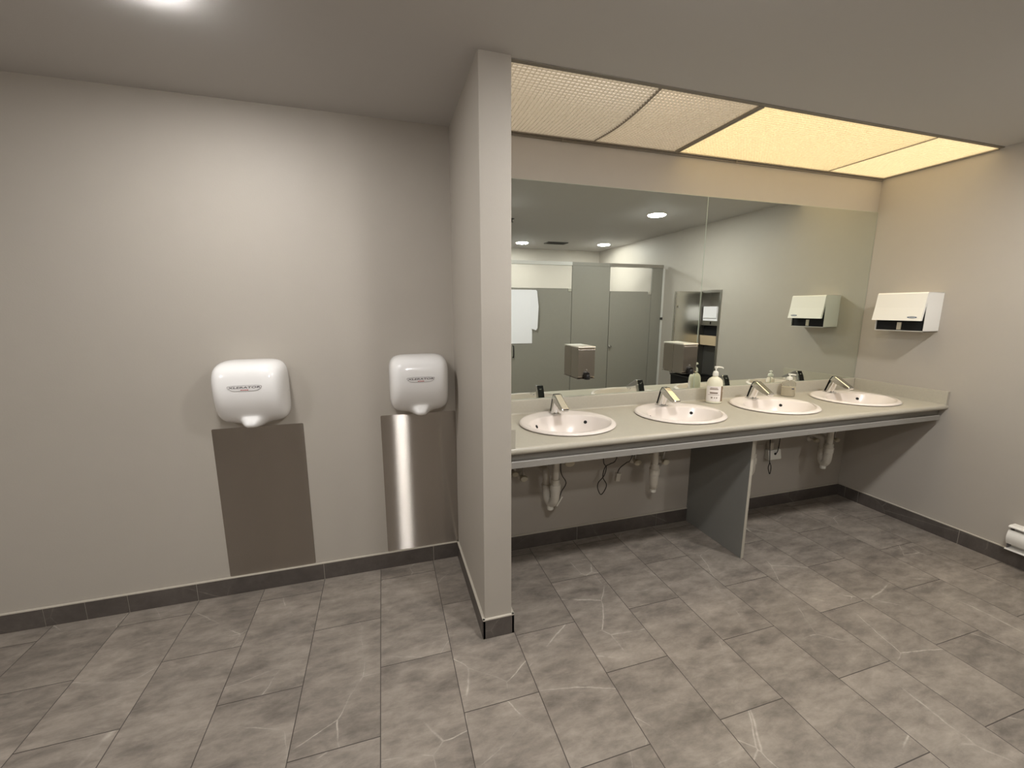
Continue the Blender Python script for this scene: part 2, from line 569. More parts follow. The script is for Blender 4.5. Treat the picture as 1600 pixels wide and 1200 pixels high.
# ================================================================== luminous ceiling over the vanity
def louvre_panel(i, x0, x1, sag, label):
    yb, yf = -0.004, -PY+0.001
    t = thing('louvre_panel', label, 'light panel', ((x0+x1)/2, -PY/2, H-0.001), 'louvred light panels over the washbasins')
    cx, cy = (x0+x1)/2, -PY/2
    cell = 0.0195
    nx = max(1, round((x1-x0)/cell)); ny = round((yb-yf)/cell)
    hh = 0.0098
    def z_at(x, y):
        if not sag:
            return 0.0
        u = max(0.0, min(1.0, x/1.172)); v = max(0.0, min(1.0, (y-yf)/(yb-yf)))
        return -sag*sin(pi*u)**0.8*sin(pi*v)
    bm = bmesh.new()
    lo, hi = {}, {}
    for a in range(nx+1):
        for b_ in range(ny+1):
            x = x0+(x1-x0)*a/nx; y = yf+(yb-yf)*b_/ny
            z = z_at(x, y)
            lo[a, b_] = bm.verts.new((x-cx, y-cy, z))
            hi[a, b_] = bm.verts.new((x-cx, y-cy, z+hh))
    for a in range(nx+1):
        for b_ in range(ny+1):
            if a < nx: bm.faces.new((lo[a, b_], lo[a+1, b_], hi[a+1, b_], hi[a, b_]))
            if b_ < ny: bm.faces.new((lo[a, b_], lo[a, b_+1], hi[a, b_+1], hi[a, b_]))
    me = bpy.data.meshes.new('louvre_grid')
    bm.to_mesh(me); bm.free()
    g = bpy.data.objects.new('louvre_grid', me); COL.objects.link(g)
    me.materials.append(M['louvre']); g.parent = t
    bm = bmesh.new()                                   # lit diffuser sheet behind the grid
    k = 24
    V = {}
    for a in range(k+1):
        for b_ in range(k+1):
            x = x0+0.003+(x1-x0-0.006)*a/k; y = yf+(yb-yf)*b_/k
            V[a, b_] = bm.verts.new((x-cx, y-cy, z_at(x, y)+hh+0.001))
    for a in range(k):
        for b_ in range(k):
            bm.faces.new((V[a, b_], V[a, b_+1], V[a+1, b_+1], V[a+1, b_]))
    me = bpy.data.meshes.new('diffuser_sheet')
    bm.to_mesh(me); bm.free()
    d = bpy.data.objects.new('diffuser_sheet', me); COL.objects.link(d)
    me.materials.append(emitter('lamp light panel %s' % 'abcd'[i], PANEL_C[i], PANEL_E[i]))
    d.parent = t
def seam():
    bm = bmesh.new()
    n = 20
    for k in range(n):
        v0, v1 = k/n, (k+1)/n
        y0, y1 = -PY+0.001+(PY-0.011)*v0, -PY+0.001+(PY-0.011)*v1
        u = 0.657/1.172
        za, zb_ = [H-0.0045-0.022*sin(pi*u)**0.8*sin(pi*v) for v in (v0, v1)]
        a = [bm.verts.new(p) for p in ((0.6548, y0, za), (0.6592, y0, za), (0.6592, y1, zb_), (0.6548, y1, zb_))]
        b_ = [bm.verts.new((p.co.x, p.co.y, p.co.z+0.0118)) for p in a]
        bm.faces.new(a); bm.faces.new(b_[::-1])
        for i in range(4):
            bm.faces.new((a[i], b_[i], b_[(i+1) % 4], a[(i+1) % 4]))
    bmesh.ops.remove_doubles(bm, verts=bm.verts, dist=1e-5)
    struct(link('trim_4', bm, M['trim']))
    struct(box('trim_5', 2.3715, 2.3765, -PY+0.001, -0.010, H-0.006, H-0.0015, M['trim']))
seam()
louvre_panel(0, 0.002, 0.655, 0.022, 'dim sagging white louvred light panel beside the partition top')
louvre_panel(1, 0.659, 1.173, 0.022, 'dim white louvred light panel between the curved seam and the thick bar')
louvre_panel(2, 1.199, 2.372, 0.0, 'longest louvred light panel, glowing yellow, right of the thick bar')
louvre_panel(3, 2.376, R-0.002, 0.0, 'short glowing yellow louvred light panel against the right wall')

# ================================================================== downlights, vent, sprinkler
def downlight(x, y, label):
    t = thing('recessed_downlight', label, 'ceiling light', (x, y, H), 'round ceiling downlights')
    bm = bmesh.new()
    lathe(bm, [(0.091, -0.0002), (0.091, -0.004), (0.088, -0.008), (0.0825, -0.009), (0.0825, -0.0002)], seg=40)
    link('trim_ring', bm, M['white_powder'], t, smooth=True)
    bm = bmesh.new()
    lathe(bm, [(0.082, -0.001), (0.082, -0.0115), (0.077, -0.0150), (0.064, -0.0165)], seg=40)
    link('lens', bm, M['downlight'], t)
    return t
def dim(t, m):
    for c in t.children:
        if c.name.startswith('lens'):
            c.material_slots[0].link = 'OBJECT'
            c.material_slots[0].material = m
M['downlight'] = emitter('downlight lens', DOWN_C, DOWN_E)
first = None
for x, y, lab in DOWNLIGHTS:
    if first is None:
        first = downlight(x, y, lab)
        dim(first, emitter('dimmed downlight lens', DOWN_C, DOWN_E*0.70))  # strength lowered so its pool on the wall stays moderate
    else:
        dim(dup(first, (x, y, H), lab), M['downlight'])

def vent():
    t = thing('ceiling_vent', 'small dark grey ceiling air vent seen in the mirror between two downlights', 'vent', (1.875, -3.403, H))
    bm = bmesh.new()
    for a in ((-0.15, 0.15, -0.08, -0.065), (-0.15, 0.15, 0.065, 0.08), (-0.15, -0.135, -0.065, 0.065), (0.135, 0.15, -0.065, 0.065)):
        bx(bm, *a, -0.010, -0.0003)
    link('frame', bm, M['dark_metal'], t)
    bm = bmesh.new()
    for k in range(7):
        y = -0.056+k*0.0187
        prism(bm, [(y-0.006, -0.009), (y-0.004, -0.010), (y+0.007, -0.002), (y+0.005, -0.001)], 0, -0.135, 0.135)
    link('louvres', bm, M['dark_metal'], t)
vent()
def sprinkler():
    bm = bmesh.new()
    lathe(bm, [(0.030, -0.0003), (0.030, -0.004), (0.014, -0.010), (0.010, -0.028), (0.020, -0.030), (0.020, -0.033)], seg=24)
    o = link('sprinkler_head', bm, M['dark_metal'], smooth=True, loc=(0.815, -2.05, H))
    tag(o, 'tiny dark sprinkler head on the ceiling at the mirror\'s left edge', 'sprinkler')
sprinkler()

# ================================================================== mirrors
def mirror(x0, x1, label):
    z0, z1 = 0.943, 2.126
    t = thing('wall_mirror', label, 'mirror', ((x0+x1)/2, 0.0, z0), 'mirror panes over the vanity')
    hw = (x1-x0)/2; h = z1-z0
    bm = bmesh.new()
    bx(bm, -hw+0.0015, hw-0.0015, 0.0, 0.0045, 0.0015, h-0.0015)
    link('mirror_glass', bm, M['mirror'], t)
    bm = bmesh.new()
    for a in ((-hw, -hw+0.0015, 0, h), (hw-0.0015, hw, 0, h), (-hw+0.0015, hw-0.0015, 0, 0.0015), (-hw+0.0015, hw-0.0015, h-0.0015, h)):
        bx(bm, a[0], a[1], -0.0003, 0.0047, a[2], a[3])
    link('polished_edge', bm, M['mirror_edge'], t)
mirror(0.002, 1.4385, 'left pane of the big frameless wall mirror, from partition to seam')
mirror(1.4395, R-0.003, 'right pane of the big frameless wall mirror, reaching the right wall')

# ================================================================== vanity counter
BASINS = [(0.415, -0.272), (1.120, -0.272), (1.818, -0.272), (2.512, -0.272)]
BA, BB = 0.257, 0.237
def vanity():
    t = thing('vanity_counter', 'long grey laminate vanity counter with four washbasins under the mirror', 'counter', (0, 0, 0))
    # worktop and backsplash in one postformed profile (y, z)
    zb = ZC-0.034
    pts = [(0.0045, zb+0.004), (0.0045, 0.9425), (-0.012, 0.9425), (-0.017, 0.940), (-0.019, 0.935), (-0.020, ZC+0.012)]
    for k in range(1, 6):
        a = pi/2*k/5
        pts.append((-0.020-0.012*(1-cos(a)), ZC+0.012*(1-sin(a))))
    yf = -0.577; r = 0.017
    for k in range(0, 13):
        a = pi*k/12
        pts.append((yf+r-r*sin(a), ZC-r+r*cos(a)))
    pts.append((yf+0.035, zb))
    bm = bmesh.new()
    prism(bm, pts, 0, 0.001, R-0.001)
    wt = link('worktop', bm, M['laminate'], None)
    bm = bmesh.new()
    for x, y in BASINS:
        lathe(bm, [(1, ZC-0.1), (1, ZC+0.04)], c=(x, y, 0), seg=64, sx=BA-0.024, sy=BB-0.024)
    cut = link('cutter', bm, None)
    md = wt.modifiers.new('holes', 'BOOLEAN')
    md.operation = 'DIFFERENCE'; md.object = cut; md.solver = 'EXACT'
    dg = bpy.context.evaluated_depsgraph_get()
    me = bpy.data.meshes.new_from_object(wt.evaluated_get(dg))
    wt.modifiers.clear()
    wt.data = me
    me.name = 'worktop'
    for p in me.polygons:
        p.use_smooth = False
    bpy.data.objects.remove(cut)
    bm = bmesh.new(); bm.from_mesh(me)
    for f in bm.faces:
        f.smooth = True
    for e in bm.edges:
        if len(e.link_faces) == 2 and e.calc_face_angle(0) > radians(32):
            e.smooth = False
    bm.to_mesh(me); bm.free()
    wt.parent = t
    box('side_splash', 0.0015, 0.034, -0.572, -0.021, ZC-0.030, 0.9425, M['laminate'], t, 0.0015)
    box('side_splash', R-0.022, R-0.0005, -0.573, -0.021, ZC-0.010, 0.9425, M['laminate'], t, 0.0015)
    bm = bmesh.new()
    bx(bm, 0.002, R-0.002, -0.532, -0.514, 0.775, zb)
    a = link('apron', bm, M['laminate_edge'], t)
    bm = bmesh.new()
    prism(bm, [(-0.514, 0.757), (-0.552, 0.757), (-0.552, 0.785), (-0.549, 0.789), (-0.5325, 0.789), (-0.5325, 0.775), (-0.514, 0.775)], 0, 0.002, R-0.020)
    link('apron_rail', bm, M['laminate_edge'], t)
    bm = bmesh.new()
    bx(bm, 0.002, R-0.002, -0.514, -0.496, 0.757, zb)
    bx(bm, 0.002, R-0.002, 0.0, 0.006, 0.70, zb)
    link('frame_rail', bm, M['panel_dark'], t)
    box('support_panel', 1.463, 1.481, -0.472, 0.005, 0.001, zb, M['panel_dark'], t)
    box('support_panel_edge', 1.4628, 1.4812, -0.4735, -0.472, 0.001, 0.757, M['laminate'], t)
vanity()

# ================================================================== washbasins
IA, IB, IY = 0.219, 0.165, -0.040      # inner bowl ellipse
def bowl_pt(f, th, depth=0.135):
    return Vector((f*IA*cos(th), IY*(0.35+0.65*f)+f*IB*sin(th), 0.010-depth*(1-f**2.6)))
def washbasin():
    t = thing('washbasin', 'oval white drop-in washbasin nearest the partition', 'washbasin', (*BASINS[0], ZC), 'oval washbasins in the vanity counter')
    seg = 72
    bm = bmesh.new()
    rings = []
    def ell(a, b_, y, z):
        return [bm.verts.new((a*cos(2*pi*k/seg), y+b_*sin(2*pi*k/seg), z)) for k in range(seg)]
    rings.append(ell(BA-0.032, BB-0.032, 0, -0.012))
    rings.append(ell(BA-0.030, BB-0.030, 0, 0.0006))
    rings.append(ell(BA-0.009, BB-0.009, 0, 0.0006))
    rings.append(ell(BA, BB, 0, 0.0055))
    rings.append(ell(BA-0.001, BB-0.001, 0, 0.008))
    rings.append(ell(BA-0.006, BB-0.006, 0, 0.013))
    rings.append(ell(BA-0.014, BB-0.014, 0, 0.0155))
    rings.append(ell(BA-0.024, BB-0.026, -0.002, 0.0145))
    rings.append(ell(IA+0.006, IB+0.008, IY+0.001, 0.0125))
    for f in (1.0, 0.985, 0.96, 0.92, 0.86, 0.78, 0.68, 0.56, 0.42, 0.28, 0.16, 0.09):
        rings.append([bm.verts.new(bowl_pt(f, 2*pi*k/seg)) for k in range(seg)])
    for a, b_ in zip(rings, rings[1:]):
        for k in range(seg):
            bm.faces.new((a[k], a[(k+1) % seg], b_[(k+1) % seg], b_[k]))
    # outside of the bowl, seen from below
    out = [rings[0]]
    for f in (0.94, 0.86, 0.72, 0.5, 0.2):
        out.append([bm.verts.new(bowl_pt(f, 2*pi*k/seg, 0.147)+Vector((0.008*cos(2*pi*k/seg), 0.008*sin(2*pi*k/seg), -0.022))) for k in range(seg)])
    for a, b_ in zip(out, out[1:]):
        for k in range(seg):
            bm.faces.new((a[k], b_[k], b_[(k+1) % seg], a[(k+1) % seg]))
    link('basin_bowl', bm, M['ceramic'], t, smooth=True, angle=60)
    bm = bmesh.new()
    c = bowl_pt(0.0, 0)
    lathe(bm, [(0.034, c.z-0.02), (0.034, c.z+0.004), (0.028, c.z+0.0055), (0.022, c.z+0.003), (0.004, c.z+0.002)], c=(0, c.y, 0), seg=28)
    link('drain', bm, M['chrome'], t, smooth=True)
    for s in (-1, 1):
        f = 0.90
        th = math.acos(s*(0.150 if s < 0 else 0.140)/(f*IA))
        p = bowl_pt(f, th)
        n = (bowl_pt(f, th+0.02)-bowl_pt(f, th-0.02)).cross(bowl_pt(f+0.02, th)-bowl_pt(f-0.02, th)).normalized()
        if n.z < 0 or n.dot(Vector((0, IY, 0))-p) < 0:
            n = -n
        if n.dot(Vector((0, IY, 0.1))-p) < 0:
            n = -n
        q = Vector((0, 0, 1)).rotation_difference(n).to_matrix().to_4x4()
        bm = bmesh.new()
        lathe(bm, [(0.0095, -0.004), (0.0095, 0.0012)], seg=20)
        bmesh.ops.transform(bm, matrix=Matrix.Translation(p) @ q, verts=bm.verts)
        link('overflow_hole', bm, M['void'], t)
    return t
b0 = washbasin()
blab = ['', 'oval white drop-in washbasin left of the tall labelled soap bottle', 'oval white drop-in washbasin between the two pump bottles', 'oval white drop-in washbasin in the corner by the right wall']
for (x, y), lb in list(zip(BASINS, blab))[1:]:
    dup(b0, (x, y, ZC), lb)

# ================================================================== faucets
def faucet():
    t = thing('sensor_faucet', 'angular chrome sensor faucet on the washbasin nearest the partition', 'faucet', (BASINS[0][0]-0.004, -0.112, ZC+0.0165), 'chrome sensor faucets')
    wd = 0.0225
    bm = bmesh.new()
    bx(bm, -0.025, 0.025, -0.032, 0.034, -0.003, 0.003, 0, 0.0015)
    link('base_plate', bm, M['chrome'], t, smooth=True)
    bm = bmesh.new()
    tube(bm, [(0, 0.001, 0.002), (0, -0.012, 0.045), (0, -0.026, 0.092)], [0.0245, 0.0235, 0.0225], seg=28, n=4)
    link('body', bm, M['chrome'], t, smooth=True, angle=50)
    bm = bmesh.new()
    prism(bm, [(-0.001, 0.084), (-0.018, 0.113), (-0.038, 0.118), (-0.142, 0.058), (-0.146, 0.052), (-0.138, 0.038), (-0.126, 0.037), (-0.050, 0.074)], 0, -wd, wd, 0.007, 4)
    link('spout', bm, M['chrome'], t, smooth=True, angle=50)
    bm = bmesh.new()
    lathe(bm, [(0.007, 0.0), (0.007, 0.004)], seg=20)
    bmesh.ops.transform(bm, matrix=Matrix.Translation((0, -0.130, 0.037)) @ Matrix.Rotation(radians(-28), 4, 'X'), verts=bm.verts)
    link('aerator', bm, M['chrome'], t)
    bm = bmesh.new()
    prism(bm, [(0.0240, 0.006), (0.0262, 0.006), (0.0008, 0.086), (-0.0160, 0.1155), (-0.0180, 0.1145), (-0.0012, 0.085)], 0, -wd*0.86, wd*0.86)
    link('sensor_cover', bm, M['black'], t)
    return t
f0 = faucet()
flab = ['', 'angular chrome sensor faucet left of the tall labelled soap bottle', 'angular chrome sensor faucet between the two pump bottles', 'angular chrome sensor faucet in the corner by the right wall']
for (x, y), lb in list(zip(BASINS, flab))[1:]:
    dup(f0, (x-0.004, -0.112, ZC+0.0165), lb)

# ================================================================== bottles
def pump_bottle():
    t = thing('soap_bottle', 'tall cream pump bottle with printed label and brown side band', 'bottle', (1.522, -0.092, ZC+0.0006), None, (0, 0, radians(-30)))
    sx, sy = 0.048, 0.037
    prof = [(0.86, 0.0), (0.97, 0.003), (1.0, 0.010), (1.0, 0.115), (0.98, 0.130), (0.90, 0.146), (0.72, 0.158), (0.48, 0.166), (0.34, 0.169), (0.33, 0.176)]
    bm = bmesh.new()
    lathe(bm, prof, seg=40, sx=sx, sy=sy)
    link('bottle_body', bm, M['bottle'], t, smooth=True)
    def wrap(name, t0, t1, z0, z1, m, off, par):
        bm = bmesh.new()
        k = 14
        rows = []
        for o_ in (off, off-0.0006):
            for z in (z0, z1):
                rows.append([bm.verts.new(((sx+o_)*cos(radians(t0+(t1-t0)*i/k)), (sy+o_)*sin(radians(t0+(t1-t0)*i/k)), z)) for i in range(k+1)])
        a, b_, c, d = rows
        for i in range(k):
            bm.faces.new((a[i], a[i+1], b_[i+1], b_[i]))
            bm.faces.new((c[i+1], c[i], d[i], d[i+1]))
            bm.faces.new((b_[i], b_[i+1], d[i+1], d[i]))
            bm.faces.new((a[i+1], a[i], c[i], c[i+1]))
        bm.faces.new((a[0], b_[0], d[0], c[0])); bm.faces.new((a[k], c[k], d[k], b_[k]))
        return link(name, bm, m, par, smooth=True)
    lab = wrap('label', 195, 312, 0.014, 0.112, M['label'], 0.0008, t)
    wrap('label_band', 312, 358, 0.014, 0.112, M['brown'], 0.0008, t)
    wrap('flower_emblem', 338, 358, 0.074, 0.090, M['label'], 0.0014, t)
    bm = bmesh.new()
    def bar(t0, t1, z0, z1):
        k = 6
        a = [bm.verts.new(((sx+0.0014)*cos(radians(t0+(t1-t0)*i/k)), (sy+0.0014)*sin(radians(t0+(t1-t0)*i/k)), z0)) for i in range(k+1)]
        b_ = [bm.verts.new(((sx+0.0014)*cos(radians(t0+(t1-t0)*i/k)), (sy+0.0014)*sin(radians(t0+(t1-t0)*i/k)), z1)) for i in range(k+1)]
        for i in range(k):
            bm.faces.new((a[i], a[i+1], b_[i+1], b_[i]))
    for (t0, t1, z0, z1) in ((232, 282, 0.099, 0.103), (228, 288, 0.090, 0.096), (230, 286, 0.064, 0.074), (216, 300, 0.056, 0.058), (240, 252, 0.034, 0.043), (262, 268, 0.034, 0.042), (276, 284, 0.034, 0.042)):
        bar(t0, t1, z0, z1)
    link('print', bm, M['brown_ink'], lab)
    bm = bmesh.new()
    lathe(bm, [(0.017, 0.176), (0.0175, 0.178), (0.0165, 0.196), (0.013, 0.203), (0.007, 0.207)], seg=28)
    link('cap', bm, M['white_plastic'], t, smooth=True)
    bm = bmesh.new()
    lathe(bm, [(0.0045, 0.205), (0.0045, 0.220), (0.010, 0.224), (0.010, 0.234), (0.008, 0.236)], seg=20)
    tube(bm, [(0, 0, 0.231), (0.022, 0.0, 0.231), (0.038, 0.0, 0.228), (0.043, 0.0, 0.222)], [0.0055, 0.005, 0.004, 0.0032], seg=10, n=4)
    link('pump_head', bm, M['white_plastic'], t, smooth=True)
pump_bottle()

def clear_bottle():
    t = thing('hand_soap_dispenser', 'short clear pump bottle half full of milky soap beside the third faucet', 'bottle', (2.168, -0.075, ZC+0.0006), None, (0, 0, radians(-35)))
    sx, sy = 0.042, 0.028
    bm = bmesh.new()
    lathe(bm, [(0.93, 0.0), (1.0, 0.004), (1.0, 0.080), (0.96, 0.094), (0.80, 0.104), (0.46, 0.110), (0.42, 0.118)], seg=36, sx=sx, sy=sy)
    link('bottle_body', bm, M['clear'], t, smooth=True)
    bm = bmesh.new()
    lathe(bm, [(0.90, 0.0025), (0.965, 0.006), (0.965, 0.066)], seg=36, sx=sx, sy=sy)
    link('liquid_soap', bm, M['lotion'], t, smooth=True)
    bm = bmesh.new()
    lathe(bm, [(0.018, 0.116), (0.0185, 0.118), (0.0175, 0.131), (0.011, 0.136), (0.0045, 0.138), (0.0045, 0.146), (0.010, 0.147), (0.010, 0.154), (0.008, 0.156)], seg=24)
    tube(bm, [(0, 0, 0.151), (0.022, 0, 0.151), (0.036, 0, 0.148)], [0.005, 0.0045, 0.0035], seg=8, n=3)
    link('pump_head', bm, M['white_plastic'], t, smooth=True)
    bm = bmesh.new()
    tube(bm, [(0, 0, 0.118), (0.004, 0, 0.06), (0.012, 0, 0.012)], 0.002, seg=6, n=4)
    link('dip_tube', bm, M['white_plastic'], t, smooth=True)
    bm = bmesh.new()
    bx(bm, 0.012, 0.026, -sy-0.0012, -sy*0.7, 0.052, 0.060)
    link('sticker', bm, M['ink'], t)
clear_bottle()

# ================================================================== mirror-mounted soap dispensers
def soap_dispenser():
    t = thing('soap_dispenser', 'stainless steel soap dispenser on the mirror above the gap right of the nearest washbasin', 'soap dispenser', (0.607, -0.0005, 1.060), 'steel soap dispensers on the mirror')
    bm = bmesh.new()
    prism(bm, [(-0.0, 0.004), (-0.088, 0.004), (-0.096, 0.012), (-0.096, 0.168), (-0.088, 0.178), (-0.0, 0.178)], 0, -0.052, 0.052, 0.0025)
    link('tank', bm, M['steel_box'], t, smooth=True)
    bm = bmesh.new()
    prism(bm, [(-0.001, 0.1785), (-0.098, 0.1785), (-0.098, 0.183), (-0.094, 0.186), (-0.001, 0.186)], 0, -0.0535, 0.0535, 0.0012)
    link('lid', bm, M['steel_lid_lit'], t, smooth=True)
    bm = bmesh.new()
    bx(bm, -0.0535, 0.0535, -0.098, -0.001, 0.0, 0.0036)
    link('drip_edge', bm, M['steel_box'], t)
    bm = bmesh.new()
    lathe(bm, [(0.013, -0.096), (0.013, -0.112), (0.010, -0.118)], c=(0, 0, 0.030), seg=20, axis=1)
    lathe(bm, [(0.0165, -0.004), (0.018, 0.004), (0.018, 0.018), (0.013, 0.024)], c=(0, -0.108, 0.004), seg=20)
    link('push_valve', bm, M['black'], t, smooth=True)
    bm = bmesh.new()
    lathe(bm, [(0.004, -0.096), (0.004, -0.1005), (0.003, -0.101)], c=(0, 0, 0.052), seg=14, axis=1)
    link('lock', bm, M['chrome'], t)
    return t
s0 = soap_dispenser()
dup(s0, (1.313, -0.0005, 1.060), 'stainless steel soap dispenser on the mirror nearest the tall labelled soap bottle')

# ================================================================== hand dryers and splash plates
def hand_dryer():
    t = thing('hand_dryer', 'glossy white hand dryer on the wall, farther from the partition', 'hand dryer', (-1.100, L, 0.915), 'white hand dryers on the wall')
    HW, HH = 0.153, 0.1525
    def depth(x, z):
        zr = z/0.30
        pts = [(0.01*k, 0.166-0.020*max(0, (0.01*k-0.62)/0.38)**2-0.082*max(0, (0.62-0.01*k)/0.62)**2.1) for k in range(-20, 121)]
        d = pts[-1][1]
        for (a, da), (b_, db) in zip(pts, pts[1:]):
            if zr <= b_:
                k = max(0, (zr-a)/(b_-a))
                d = da+(db-da)*k
                break
        return d
    seg, nr = 112, 30
    bm = bmesh.new()
    def outline(th):
        c, s = cos(th), sin(th)
        n = 5.2 if s > 0 else 5.0
        k = (abs(c)**n+abs(s)**n)**(-1/n)
        return HW*k*c, HH*k*s
    rings = []
    wall_ring = []
    for k in range(seg):
        x, z = outline(2*pi*k/seg)
        dip = -0.016*math.exp(-(x/0.05)**2) if z < 0 else 0
        wall_ring.append(bm.verts.new((x*0.985, -0.004, z*0.985+HH+dip)))
    rings.append(wall_ring)
    for i in range(nr):
        r = 1-(i/(nr))**2.2
        ring = []
        for k in range(seg):
            ox, oz = outline(2*pi*k/seg)
            x, z = ox*r, oz*r
            w_ = max(0.0, min(1.0, (-z-HH*0.60)/(HH*0.32)))
            w_ = w_*w_*(3-2*w_)
            g = math.exp(-(abs(x)/0.041)**3.4)*w_
            f = max(0.0, 1-r**8)**(1/2.4)
            y = 0.012+(depth(x, z+HH)-0.012)*f
            y += 0.070*g*(0.35+0.65*f)
            ring.append(bm.verts.new((x, -y, z+HH-0.016*math.exp(-(abs(x)/0.052)**2.6)*w_)))
        rings.append(ring)
    for a, b_ in zip(rings, rings[1:]):
        for k in range(seg):
            bm.faces.new((a[k], a[(k+1) % seg], b_[(k+1) % seg], b_[k]))
    bm.faces.new(rings[-1])
    bm.faces.new(rings[0][::-1])
    link('cover', bm, M['white_enamel'], t, smooth=True, angle=75)
    bm = bmesh.new()
    bx(bm, -0.118, 0.118, -0.006, -0.0005, 0.030, 0.270)
    link('wall_plate', bm, M['badge_rim'], t)
    bm = bmesh.new()
    lathe(bm, [(0.018, -0.0245), (0.018, -0.0205)], c=(0, -0.080, 0.012), seg=24, sy=0.8)
    link('air_outlet', bm, M['void'], t)
    # badge
    tilt = Matrix.Translation((0, -0.1652, 0.190)) @ Matrix.Rotation(radians(0), 4, 'X')
    def badge_pts(s, sz):
        P = [(-0.069, 0.006), (-0.0655, 0.0105), (-0.045, 0.0125), (0, 0.0135), (0.045, 0.0125), (0.0655, 0.0105), (0.069, 0.006), (0.064, -0.003), (0.050, -0.0115), (0.040, -0.0130), (-0.040, -0.0130), (-0.050, -0.0115), (-0.064, -0.003)]
        return [(x*s, z*sz) for x, z in P]
    bm = bmesh.new()
    prism(bm, badge_pts(1, 1), 1, 0.0, -0.0022)
    bmesh.ops.transform(bm, matrix=tilt, verts=bm.verts)
    bd = link('badge', bm, M['badge_rim'], t)
    bm = bmesh.new()
    prism(bm, badge_pts(0.98, 0.92), 1, -0.0022, -0.0028)
    bmesh.ops.transform(bm, matrix=tilt, verts=bm.verts)
    link('badge_face', bm, M['badge'], bd)
    cu = bpy.data.curves.new('lettering', 'FONT')
    cu.body = 'XLERATOR'
    cu.size = 0.0165; cu.align_x = 'CENTER'; cu.align_y = 'CENTER'
    cu.extrude = 0.0002; cu.offset = 0.0004; cu.shear = 0.12; cu.space_character = 1.06
    tmp = bpy.data.objects.new('lettering', cu); COL.objects.link(tmp)
    me = bpy.data.meshes.new_from_object(tmp.evaluated_get(bpy.context.evaluated_depsgraph_get()))
    bpy.data.objects.remove(tmp)
    me.transform(Matrix.Translation((0.0, -0.1652-0.0031, 0.1932)) @ Matrix.Rotation(pi/2, 4, 'X') @ Matrix.Diagonal((1.46, 0.74, 1, 1)))
    o = bpy.data.objects.new('lettering', me); COL.objects.link(o); me.materials.clear(); me.materials.append(M['ink']); o.parent = bd
    bm = bmesh.new()
    for a, b_ in ((-0.016, -0.009), (-0.0075, -0.002), (-0.0005, 0.006), (0.0075, 0.015)):
        bx(bm, a, b_, -0.1652-0.0032, -0.1652-0.0028, 0.1803, 0.1838)
    link('red_print', bm, M['red'], bd)
    for s in (-1, 1):
        bm = bmesh.new()
        lathe(bm, [(0.0035, -0.001), (0.0035, 0.0022), (0.0022, 0.003)], c=(s*0.1512, -0.035, 0.150), seg=12, axis=0)
        if s < 0:
            bmesh.ops.scale(bm, vec=(1, 1, 1), verts=bm.verts)
        link('cover_screw', bm, M['steel_dark'], t)
    return t
d0 = hand_dryer()
dup(d0, (-0.322, L, 0.916), 'glossy white hand dryer on the wall, right beside the partition')

def splash_plate(x0, x1, z0, z1, label):
    bm = bmesh.new()
    w_, h = x1-x0, z1-z0
    r = 0.006
    pts = []
    for cx, cz, a0 in ((r, h-r, 90), (w_-r, h-r, 0), (w_-r, r, 270), (r, r, 180)):
        for k in range(5):
            a = radians(a0+90-90*k/4)
            pts.append((cx+r*cos(a), cz+r*sin(a)))
    prism(bm, [(x-w_/2, z) for x, z in pts], 1, 0, -0.0022)
    o = link('splash_plate', bm, M['steel'], loc=((x0+x1)/2, L-0.0003, z0))
    tag(o, label, 'wall plate', 'steel splash plates below the hand dryers')
splash_plate(-1.306, -0.904, 0.1, 0.884, 'brown-toned stainless steel splash plate under the dryer farther from the partition')
splash_plate(-0.528, -0.1265, 0.099, 0.893, 'stainless steel splash plate with a bright vertical streak, beside the partition')

